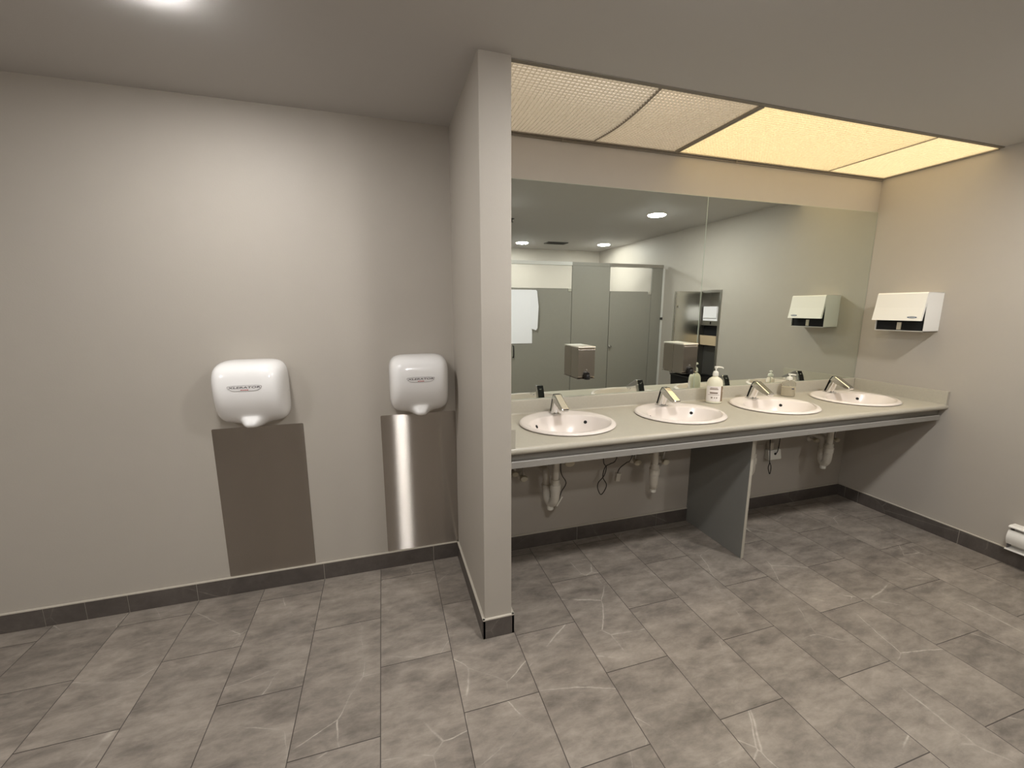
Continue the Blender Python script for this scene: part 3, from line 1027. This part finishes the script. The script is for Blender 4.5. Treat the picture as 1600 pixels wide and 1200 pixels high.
# ================================================================== paper towel dispenser on the right wall
def towel_dispenser():
    y0, y1 = -0.455, -0.178
    yc = (y0+y1)/2
    t = thing('paper_towel_dispenser', 'white metal paper towel dispenser on the right wall beside the mirror', 'paper towel dispenser', (R-0.0005, yc, 1.313))
    hw = (y1-y0)/2
    hz = 0.245; dp = 0.143
    bm = bmesh.new()
    bx(bm, -0.004, 0, -hw, hw, 0, hz)
    for s in (-1, 1):
        a, b_ = sorted((s*hw, s*(hw-0.003)))
        prism(bm, [(-0.004, 0), (-dp, 0), (-dp, 0.066), (-dp-0.004, hz-0.004), (-0.004, hz)], 1, a, b_)
    bx(bm, -dp-0.004, -0.004, -hw, hw, hz-0.003, hz)
    bx(bm, -dp, -0.004, -hw, hw, 0, 0.003)
    link('housing', bm, M['white_powder'], t)
    bm = bmesh.new()
    bx(bm, -dp+0.010, -0.006, -hw+0.004, hw-0.004, 0.005, hz-0.006)
    link('towel_slot', bm, M['void'], t)
    # cover: a slightly bent plate hinged at the top, standing open at the bottom
    outer = [(-dp-0.005, hz+0.001), (-dp-0.012, hz-0.006), (-dp-0.024, 0.150), (-dp-0.040, 0.068)]
    inner = [(-dp-0.037, 0.068), (-dp-0.021, 0.149), (-dp-0.009, hz-0.008), (-dp-0.003, hz-0.003)]
    bm = bmesh.new()
    prism(bm, outer+inner, 1, -hw-0.001, hw+0.001)
    cov = link('cover', bm, M['white_powder'], t)
    for s in (-1, 1):
        a, b_ = sorted((s*(hw+0.001), s*(hw-0.002)))
        bm = bmesh.new()
        prism(bm, [(-dp-0.003, hz-0.003), (-dp-0.037, 0.069), (-dp-0.026, 0.069), (-dp+0.001, hz-0.03)], 1, a, b_)
        link('cover_flange', bm, M['white_powder'], cov)
    bm = bmesh.new()
    bx(bm, -dp+0.004, -dp+0.0098, -0.012, 0.012, 0.008, 0.056, 0, 0.001)
    link('latch', bm, M['cream'], t)
    # oval emblem low on the cover, at the end towards the room
    n = 28
    bm = bmesh.new()
    a = Vector((-dp-0.024, 0, 0.150)); b_ = Vector((-dp-0.040, 0, 0.068))
    d = (b_-a).normalized()
    nr = Vector((d.z, 0, -d.x))
    if nr.x > 0: nr = -nr
    c = a.lerp(b_, 0.74)+Vector((0, -hw+0.050, 0))
    def oval(sy_, sz_, off):
        return [bm.verts.new(c+nr*off+Vector((0, sy_*cos(2*pi*k/n), 0))+d*(sz_*sin(2*pi*k/n))) for k in range(n)]
    A = oval(0.027, 0.0062, 0.0002); B = oval(0.027, 0.0062, 0.0012)
    bm.faces.new(B)
    for k in range(n):
        bm.faces.new((A[k], A[(k+1) % n], B[(k+1) % n], B[k]))
    em = link('emblem', bm, M['blue_logo'], cov)
    bm = bmesh.new()
    for yy in (-0.014, -0.007, 0.0, 0.007, 0.014):
        q = [bm.verts.new(c+nr*0.0014+Vector((0, yy+ddy, 0))+d*dd) for ddy, dd in ((-0.0022, -0.0022), (0.0022, -0.0022), (0.0022, 0.0022), (-0.0022, 0.0022))]
        bm.faces.new(q)
    link('emblem_print', bm, M['badge'], em)
towel_dispenser()

# ================================================================== plumbing under the counter
def trap(name_label, x, y, leg, z_top, z_bot, wall=True):
    """leg: vector (x, y) to the second leg of the U"""
    t = thing('drain_trap', name_label, 'drain pipe', (x, y, z_bot), 'white drain traps under the counter')
    lx, ly = leg
    bm = bmesh.new()
    lathe(bm, [(0.0195, 0.135), (0.0195, z_top-z_bot)], seg=20)
    lathe(bm, [(0.030, z_top-z_bot-0.02), (0.030, z_top-z_bot)], seg=20)
    link('tailpiece', bm, M['pvc'], t, smooth=True)
    bm = bmesh.new()
    lathe(bm, [(0.022, 0.165), (0.026, 0.160), (0.026, 0.136), (0.031, 0.133), (0.031, 0.100), (0.028, 0.098)], seg=24)
    link('slip_nut', bm, M['pvc'], t, smooth=True)
    bm = bmesh.new()
    tube(bm, [(0, 0, 0.118), (0, 0, 0.062), (lx*0.12, ly*0.12, 0.030), (lx*0.5, ly*0.5, 0.010), (lx*0.88, ly*0.88, 0.034), (lx, ly, 0.075), (lx, ly, 0.110)], [0.027, 0.0265, 0.0265, 0.025, 0.024, 0.022, 0.022], seg=20, n=8)
    link('trap_bend', bm, M['pvc'], t, smooth=True)
    bm = bmesh.new()
    lathe(bm, [(0.018, -0.030), (0.019, -0.028), (0.019, 0.0)], c=(lx*0.5, ly*0.5, 0), seg=20)
    link('cleanout_cap', bm, M['white_plastic'], t, smooth=True)
    bm = bmesh.new()
    lathe(bm, [(0.027, 0.098), (0.027, 0.112), (0.024, 0.116)], c=(lx, ly, 0), seg=20)
    lathe(bm, [(0.021, 0.116), (0.021, 0.165)], c=(lx, ly, 0), seg=20)
    yw = 0.004-y
    tube(bm, [(lx, ly, 0.150), (lx-0.004, ly, 0.182), (lx-0.006, ly+0.022, 0.198), (lx-0.006, max(yw, ly+0.03), 0.200)], 0.0205, seg=18, n=6)
    link('trap_arm', bm, M['pvc'], t, smooth=True)
ZT = 0.706
trap('white drain trap with visible U-bend under the washbasin nearest the partition', 0.396, -0.172, (-0.030, 0.062), ZT, 0.345)
trap('white drain trap hanging straight under the washbasin left of the support panel', 1.050, -0.172, (0.040, 0.060), ZT, 0.362)
trap('white drain trap behind the support panel', 1.800, -0.172, (-0.030, 0.062), ZT, 0.350)
trap('white drain trap near the right wall under the corner washbasin', 2.492, -0.172, (0.008, 0.052), ZT, 0.352)

def valve(x, z, label, s=1.0):
    t = thing('shutoff_valve', label, 'valve', (x, 0.0055, z), 'cream shutoff valves under the counter')
    bm = bmesh.new()
    lathe(bm, [(0.024, 0.0), (0.024, -0.004), (0.012, -0.010), (0.009, -0.012), (0.009, -0.045)], seg=20, axis=1)
    link('escutcheon', bm, M['pvc'], t, smooth=True)
    bm = bmesh.new()
    lathe(bm, [(0.010, -0.042), (0.024*s, -0.046), (0.027*s, -0.054), (0.024*s, -0.064), (0.010, -0.068)], seg=20, axis=1, sx=1.0, sy=0.72)
    link('handle', bm, M['cream'], t, smooth=True)
    bm = bmesh.new()
    tube(bm, [(0, -0.035, 0.004), (0, -0.036, 0.05), (0.012, -0.05, 0.12), (0.02, -0.06, 0.69-z)], 0.005, seg=8, n=5)
    link('supply_hose', bm, M['steel_dark'], t, smooth=True)
V = [(0.195, 0.515, 'cream shutoff valve at the far left under the counter, by the partition', 0.8),
     (0.250, 0.480, 'cream shutoff valve left of the U-bend drain trap', 0.9),
     (0.540, 0.545, 'large cream shutoff valve right of the U-bend drain trap', 1.25),
     (1.010, 0.495, 'cream shutoff valve left of the straight-hanging drain trap', 1.0),
     (1.222, 0.475, 'cream shutoff valve right of the straight-hanging drain trap', 1.0),
     (2.530, 0.498, 'cream shutoff valve left of the drain trap near the right wall', 0.8),
     (2.745, 0.480, 'cream shutoff valve right of the drain trap near the right wall', 0.8)]
for v in V:
    valve(*v)

def cord(pts, label, r=0.0028):
    bm = bmesh.new()
    P = [Vector(p) for p in pts]
    tube(bm, [p-P[0] for p in P], r, seg=7, n=8)
    o = link('black_cable', bm, M['black'], loc=P[0], smooth=True)
    tag(o, label, 'cord', 'black sensor cords under the counter')
cord([(0.462, -0.10, 0.70), (0.477, -0.06, 0.53), (0.486, -0.06, 0.479), (0.512, -0.06, 0.436), (0.510, -0.06, 0.410), (0.488, -0.06, 0.377), (0.477, -0.06, 0.346), (0.470, -0.058, 0.31)], 'black cord kinked beside the U-bend drain trap')
cord([(0.745, -0.08, 0.70), (0.762, -0.06, 0.535), (0.783, -0.06, 0.494), (0.770, -0.06, 0.440), (0.733, -0.06, 0.400), (0.729, -0.06, 0.362), (0.753, -0.06, 0.318), (0.783, -0.06, 0.351), (0.787, -0.06, 0.385), (0.764, -0.055, 0.433), (0.782, -0.05, 0.492), (0.815, -0.05, 0.508), (0.850, -0.06, 0.540), (0.88, -0.07, 0.70)], 'black cord hanging in a long loop below the counter')
cord([(0.865, -0.058, 0.446), (0.880, -0.060, 0.478), (0.925, -0.06, 0.508), (0.955, -0.06, 0.530), (0.99, -0.08, 0.70)], 'black cord running from the small white connector to the faucet')

def cable_tag():
    bm = bmesh.new()
    bx(bm, -0.004, 0.004, -0.001, 0.001, -0.034, 0.034)
    o = link('cable_tag', bm, M['white_plastic'], loc=(0.474, -0.0625, 0.312))
    o.rotation_euler = (0, radians(32), 0)
    tag(o, 'thin white tag strip on the kinked black cord beside the U-bend drain trap', 'tag')
cable_tag()
def connector():
    bm = bmesh.new()
    bx(bm, -0.014, 0.014, -0.012, 0.012, 0.0, 0.042, 0, 0.002)
    bx(bm, -0.016, 0.016, -0.013, 0.013, 0.042, 0.052, 0, 0.002)
    o = link('cable_connector', bm, M['pvc'], loc=(0.862, -0.058, 0.394), smooth=True)
    o.rotation_euler = (0, radians(9), 0)
    tag(o, 'small white cable connector dangling from black cords', 'connector')
connector()

def sensor_box():
    t = thing('sensor_control_box', 'small white faucet control box on the wall right of the support panel', 'control box', (2.170, 0.0055, 0.380))
    bm = bmesh.new()
    prism(bm, [(0.0, 0.004), (-0.038, 0.0), (-0.042, 0.006), (-0.030, 0.072), (0.0, 0.076)], 0, -0.058, 0.058, 0.004)
    link('case', bm, M['white_plastic'], t, smooth=True)
    bm = bmesh.new()
    bx(bm, -0.050, -0.012, -0.030, 0.0, 0.0775, 0.130, 0, 0.002)
    link('plug', bm, M['pvc'], t, smooth=True)
    bm = bmesh.new()
    lathe(bm, [(0.009, 0.0), (0.009, -0.004)], c=(0.0, -0.036, 0.046), seg=14, axis=1)
    tube(bm, [(0.0, -0.040, 0.046), (0.004, -0.050, 0.07), (0.012, -0.050, 0.14), (0.010, -0.055, 0.31)], 0.003, seg=7, n=6)
    link('cable', bm, M['black'], t, smooth=True)
sensor_box()
cord([(2.085, -0.05, 0.70), (2.085, -0.052, 0.54), (2.100, -0.052, 0.40), (2.102, -0.052, 0.37), (2.092, -0.054, 0.335), (2.112, -0.054, 0.288), (2.118, -0.054, 0.335), (2.106, -0.052, 0.372)], 'black cord with a narrow loop left of the white control box')
def wall_cover():
    bm = bmesh.new()
    bx(bm, -0.058, 0.058, -0.004, 0, 0, 0.21, 0, 0.0015)
    o = link('blank_wall_plate', bm, M['wall'], loc=(2.035, 0.0056, 0.285), smooth=True)
    tag(o, 'wall-coloured blank cover plate low on the wall right of the support panel', 'wall plate')
wall_cover()

# ================================================================== baseboard heater on the right wall
def heater():
    t = thing('baseboard_heater', 'white metal baseboard heater low on the right wall at the photo\'s right edge', 'heater', (R-0.0005, -0.962, 0.101))
    y0, y1 = -0.37, 0.0
    bm = bmesh.new()
    prism(bm, [(-0.001, 0.0), (-0.006, 0.0), (-0.006, 0.146), (-0.001, 0.150)], 1, y0, y1)
    link('back_plate', bm, M['white_powder'], t)
    bm = bmesh.new()
    prism(bm, [(-0.006, 0.150), (-0.048, 0.150), (-0.060, 0.144), (-0.060, 0.139), (-0.048, 0.142), (-0.006, 0.144)], 1, y0, y1)
    link('top_hood', bm, M['white_powder'], t)
    bm = bmesh.new()
    arc = [(-0.050-0.012*sin(pi*k/8), 0.122-0.082*k/8) for k in range(9)]
    prism(bm, arc+[(x+0.003, z) for x, z in arc[::-1]], 1, y0, y1)
    link('front_cover', bm, M['white_powder'], t)
    bm = bmesh.new()
    prism(bm, [(-0.006, 0.010), (-0.055, 0.004), (-0.055, 0.008), (-0.006, 0.014)], 1, y0, y1)
    link('bottom_lip', bm, M['white_powder'], t)
    for a in (y1-0.006, y0+0.002):
        bm = bmesh.new()
        prism(bm, [(-0.0062, 0.012), (-0.046, 0.012), (-0.046, 0.120), (-0.030, 0.140), (-0.0062, 0.142)], 1, a, a+0.004)
        link('end_cap', bm, M['badge_rim'], t)
heater()

# ================================================================== what the mirror shows: stalls, sheets, steel cabinet, bin
SY = -2.36
def stalls():
    g = 'toilet stall fronts opposite the mirror'
    t = thing('stall_partition', 'grey laminate toilet stall front with tall posts and aluminium headrail, seen in the mirror', 'stall partition', (0, 0, 0))
    for x0, x1 in ((0.57, 0.853), (1.647, 2.138), (2.722, 2.872)):
        box('post_panel', x0, x1, SY-0.0125, SY+0.0125, 0.012, 1.944, M['stall'], t, 0.002)
    for x0, x1 in ((0.57, 1.640), (2.132, 2.876)):
        box('headrail', x0, x1, SY-0.018, SY+0.018, 1.9445, 1.985, M['alu_bright'] if x0 < 1 else M['steel_dark'], t, 0.002)
    box('headrail', 1.641, 2.131, SY-0.0135, SY+0.0135, 1.9445, 1.985, M['stall'], t, 0.001)
    bm = bmesh.new()
    bx(bm, 2.8725, R-0.002, SY-0.016, SY-0.0128, 0.02, 1.94)
    bx(bm, 2.8725, R-0.002, SY+0.0128, SY+0.016, 0.02, 1.94)
    bx(bm, R-0.005, R-0.002, SY-0.0128, SY+0.0128, 0.02, 1.94)
    link('wall_channel', bm, M['alu_bright'], t)
    box('wall_bracket', 2.862, R-0.006, SY+0.0165, SY+0.024, 1.315, 1.345, M['dark_metal'], t, 0.002)
    for x in (0.575, 1.9):
        box('side_panel', x-0.0125, x+0.0125, FY+0.003, SY-0.019, 0.30, 1.60, M['stall'], t, 0.002)
    def door(x0, x1, z1, label, knob):
        d = thing('stall_door', label, 'stall door', (x0, SY, 0.30), g)
        w_ = x1-x0
        box('door_panel', 0.004, w_-0.004, -0.0125, 0.0125, 0, z1-0.30, M['stall'], d, 0.002)
        box('top_pivot', w_-0.05, w_-0.008, 0.0128, 0.020, z1-0.335, z1-0.300, M['alu'], d, 0.002)
        if knob == 'pull':
            bm = bmesh.new()
            tube(bm, [(0.066, 0.0128, 0.735), (0.066, 0.040, 0.730), (0.066, 0.043, 0.68), (0.066, 0.040, 0.610), (0.066, 0.0128, 0.605)], 0.006, seg=10, n=5)
            link('pull_handle', bm, M['black'], d, smooth=True)
        else:
            bm = bmesh.new()
            lathe(bm, [(0.016, 0.0128), (0.016, 0.018), (0.010, 0.022), (0.010, 0.030), (0.014, 0.032), (0.012, 0.040)], c=(0.024, 0, 0.697), seg=20, axis=1)
            link('latch_knob', bm, M['chrome'], d, smooth=True)
    door(0.856, 1.644, 1.686, 'grey stall door with white sheets on it, seen at the mirror\'s left edge', 'pull')
    door(2.141, 2.719, 1.662, 'narrower grey stall door near the room corner, seen in the mirror', 'knob')
stalls()

def sheets():
    bm = bmesh.new()
    prism(bm, [(0, 0), (0.272, 0), (0.272, 0.60), (0.268, 0.604), (0, 0.604)], 1, 0.0, 0.0012)
    o = link('notice_sheet', bm, M['paper'], loc=(0.880, SY+0.0165, 1.060))
    tag(o, 'large white sheet hung flat on the stall door, front one of two', 'sheet', 'white sheets on the stall door')
    bm = bmesh.new()
    prism(bm, [(-0.02, 0.05), (0.038, 0.03), (0.055, 0.055), (0.066, 0.300), (0.046, 0.470), (0.033, 0.482), (-0.02, 0.482)], 1, 0.0, 0.0012)
    o = link('notice_sheet', bm, M['paper'], loc=(1.156, SY+0.026, 1.180))
    o.rotation_euler = (0, 0, radians(24))
    tag(o, 'narrow slanted edge of a white sheet sticking out behind the flat one', 'sheet', 'white sheets on the stall door')
sheets()

def steel_cabinet():
    t = thing('recessed_towel_cabinet', 'recessed stainless steel towel cabinet with open door in the right wall, seen in the mirror', 'cabinet', (R, (NY0+NY1)/2, NZ0))
    hw = (NY1-NY0)/2; h = NZ1-NZ0
    bm = bmesh.new()
    e = 0.001
    bx(bm, 0.100, 0.103, -hw+e, hw-e, e, h-e)
    bx(bm, 0.0, 0.100, -hw+e, -hw+0.004, e, h-e)
    bx(bm, 0.0, 0.100, hw-0.004, hw-e, e, h-e)
    bx(bm, 0.0, 0.100, -hw+0.004, hw-0.004, e, 0.004)
    bx(bm, 0.0, 0.100, -hw+0.004, hw-0.004, h-0.004, h-e)
    link('liner_box', bm, M['steel_dark'], t)
    bm = bmesh.new()
    f = 0.022
    for a in ((-hw-f, -hw+0.004, -f, h+f), (hw-0.004, hw+f, -f, h+f), (-hw+0.004, hw-0.004, -f, 0.004), (-hw+0.004, hw-0.004, h-0.004, h+f)):
        bx(bm, -0.008, -0.0005, a[0], a[1], a[2], a[3])
    link('face_frame', bm, M['steel_dark'], t)
    box('dispensing_shelf', 0.002, 0.098, -hw+0.005, hw-0.005, 0.655, 0.705, M['steel_dark'], t, 0.001)
    bm = bmesh.new()
    bx(bm, 0.0006, 0.0018, 0.004, 0.020, 0.668, 0.696)
    link('key_slot', bm, M['void'], t)
    bm = bmesh.new()
    prism(bm, [(0.002, 0.440), (-0.010, 0.545), (-0.006, 0.546), (0.006, 0.443), (0.096, 0.443), (0.096, 0.440)], 1, -hw+0.006, hw-0.006)
    link('tray', bm, M['tan'], t)
    bm = bmesh.new()
    bx(bm, 0.050, 0.098, -hw+0.006, hw-0.006, 0.004, 0.430)
    link('lower_back', bm, M['dark_metal'], t)
    box('recess_shade_block', 0.040, 0.098, -hw+0.006, hw-0.006, 0.446, 0.652, M['void'], t)  # black block stands in for the shade in the recess above the tray
    # door swung out square to the wall on its far edge
    bm = bmesh.new()
    bx(bm, -0.360, -0.010, -hw-0.022, -hw-0.006, 0.135, h+0.012, 0, 0.002)
    dr = link('door', bm, M['steel_door'], t, smooth=True)
    bm = bmesh.new()
    for a in ((-0.358, -0.346, 0.138, h+0.010), (-0.022, -0.012, 0.138, h+0.010)):
        bx(bm, a[0], a[1], -hw-0.0058, -hw+0.004, a[2], a[3])
    link('door_flange', bm, M['steel_dark'], dr)
    bm = bmesh.new()
    lathe(bm, [(0.012, -0.0055), (0.012, 0.006), (0.008, 0.010)], c=(-0.318, -hw, h-0.150), seg=18, axis=1)
    link('lock', bm, M['chrome'], dr, smooth=True)
steel_cabinet()

def towels():
    bm = bmesh.new()
    h = 0.150
    for k in range(6):
        z = k*h/6
        bx(bm, -0.004-0.0012*(k % 2), 0.085, -0.105+0.001*(k % 3), 0.105, z, z+h/6-0.0006)
    bx(bm, -0.012, -0.006, -0.100, 0.098, 0.030, 0.152, 0, 0.001)
    o = link('paper_towel_stack', bm, M['paper'], loc=(R+0.006, (NY0+NY1)/2, NZ0+0.7055))
    tag(o, 'stack of white folded paper towels in the open steel cabinet', 'paper towels')
towels()

def bin_():
    t = thing('waste_bin', 'black plastic waste bin on the floor below the steel cabinet, seen in the mirror', 'waste bin', (2.722, -1.530, 0.0))
    bm = bmesh.new()
    a = [bm.verts.new((x*0.135, y*0.135, 0.0)) for x, y in ((-1, -1), (1, -1), (1, 1), (-1, 1))]
    b_ = [bm.verts.new((x*0.162, y*0.160, 0.735)) for x, y in ((-1, -1), (1, -1), (1, 1), (-1, 1))]
    c = [bm.verts.new((x*0.152, y*0.150, 0.735)) for x, y in ((-1, -1), (1, -1), (1, 1), (-1, 1))]
    d = [bm.verts.new((x*0.128, y*0.128, 0.02)) for x, y in ((-1, -1), (1, -1), (1, 1), (-1, 1))]
    for p, q in ((a, b_), (b_, c), (c, d)):
        for k in range(4):
            bm.faces.new((p[k], p[(k+1) % 4], q[(k+1) % 4], q[k]))
    bm.faces.new(a[::-1]); bm.faces.new(d)
    bmesh.ops.bevel(bm, geom=[e for e in bm.edges if abs(e.verts[0].co.z-e.verts[1].co.z) > 0.5], offset=0.02, segments=3, affect='EDGES', profile=0.5)
    link('bin_body', bm, M['black'], t, smooth=True)
    bm = bmesh.new()
    tube(bm, [(x*0.161, y*0.159, 0.738) for x, y in ((-0.85, -1), (0.85, -1), (1, -0.85), (1, 0.85), (0.85, 1), (-0.85, 1), (-1, 0.85), (-1, -0.85), (-0.85, -1))], 0.008, seg=8, n=4)
    link('bag_rim', bm, M['liner'], t, smooth=True)
bin_()
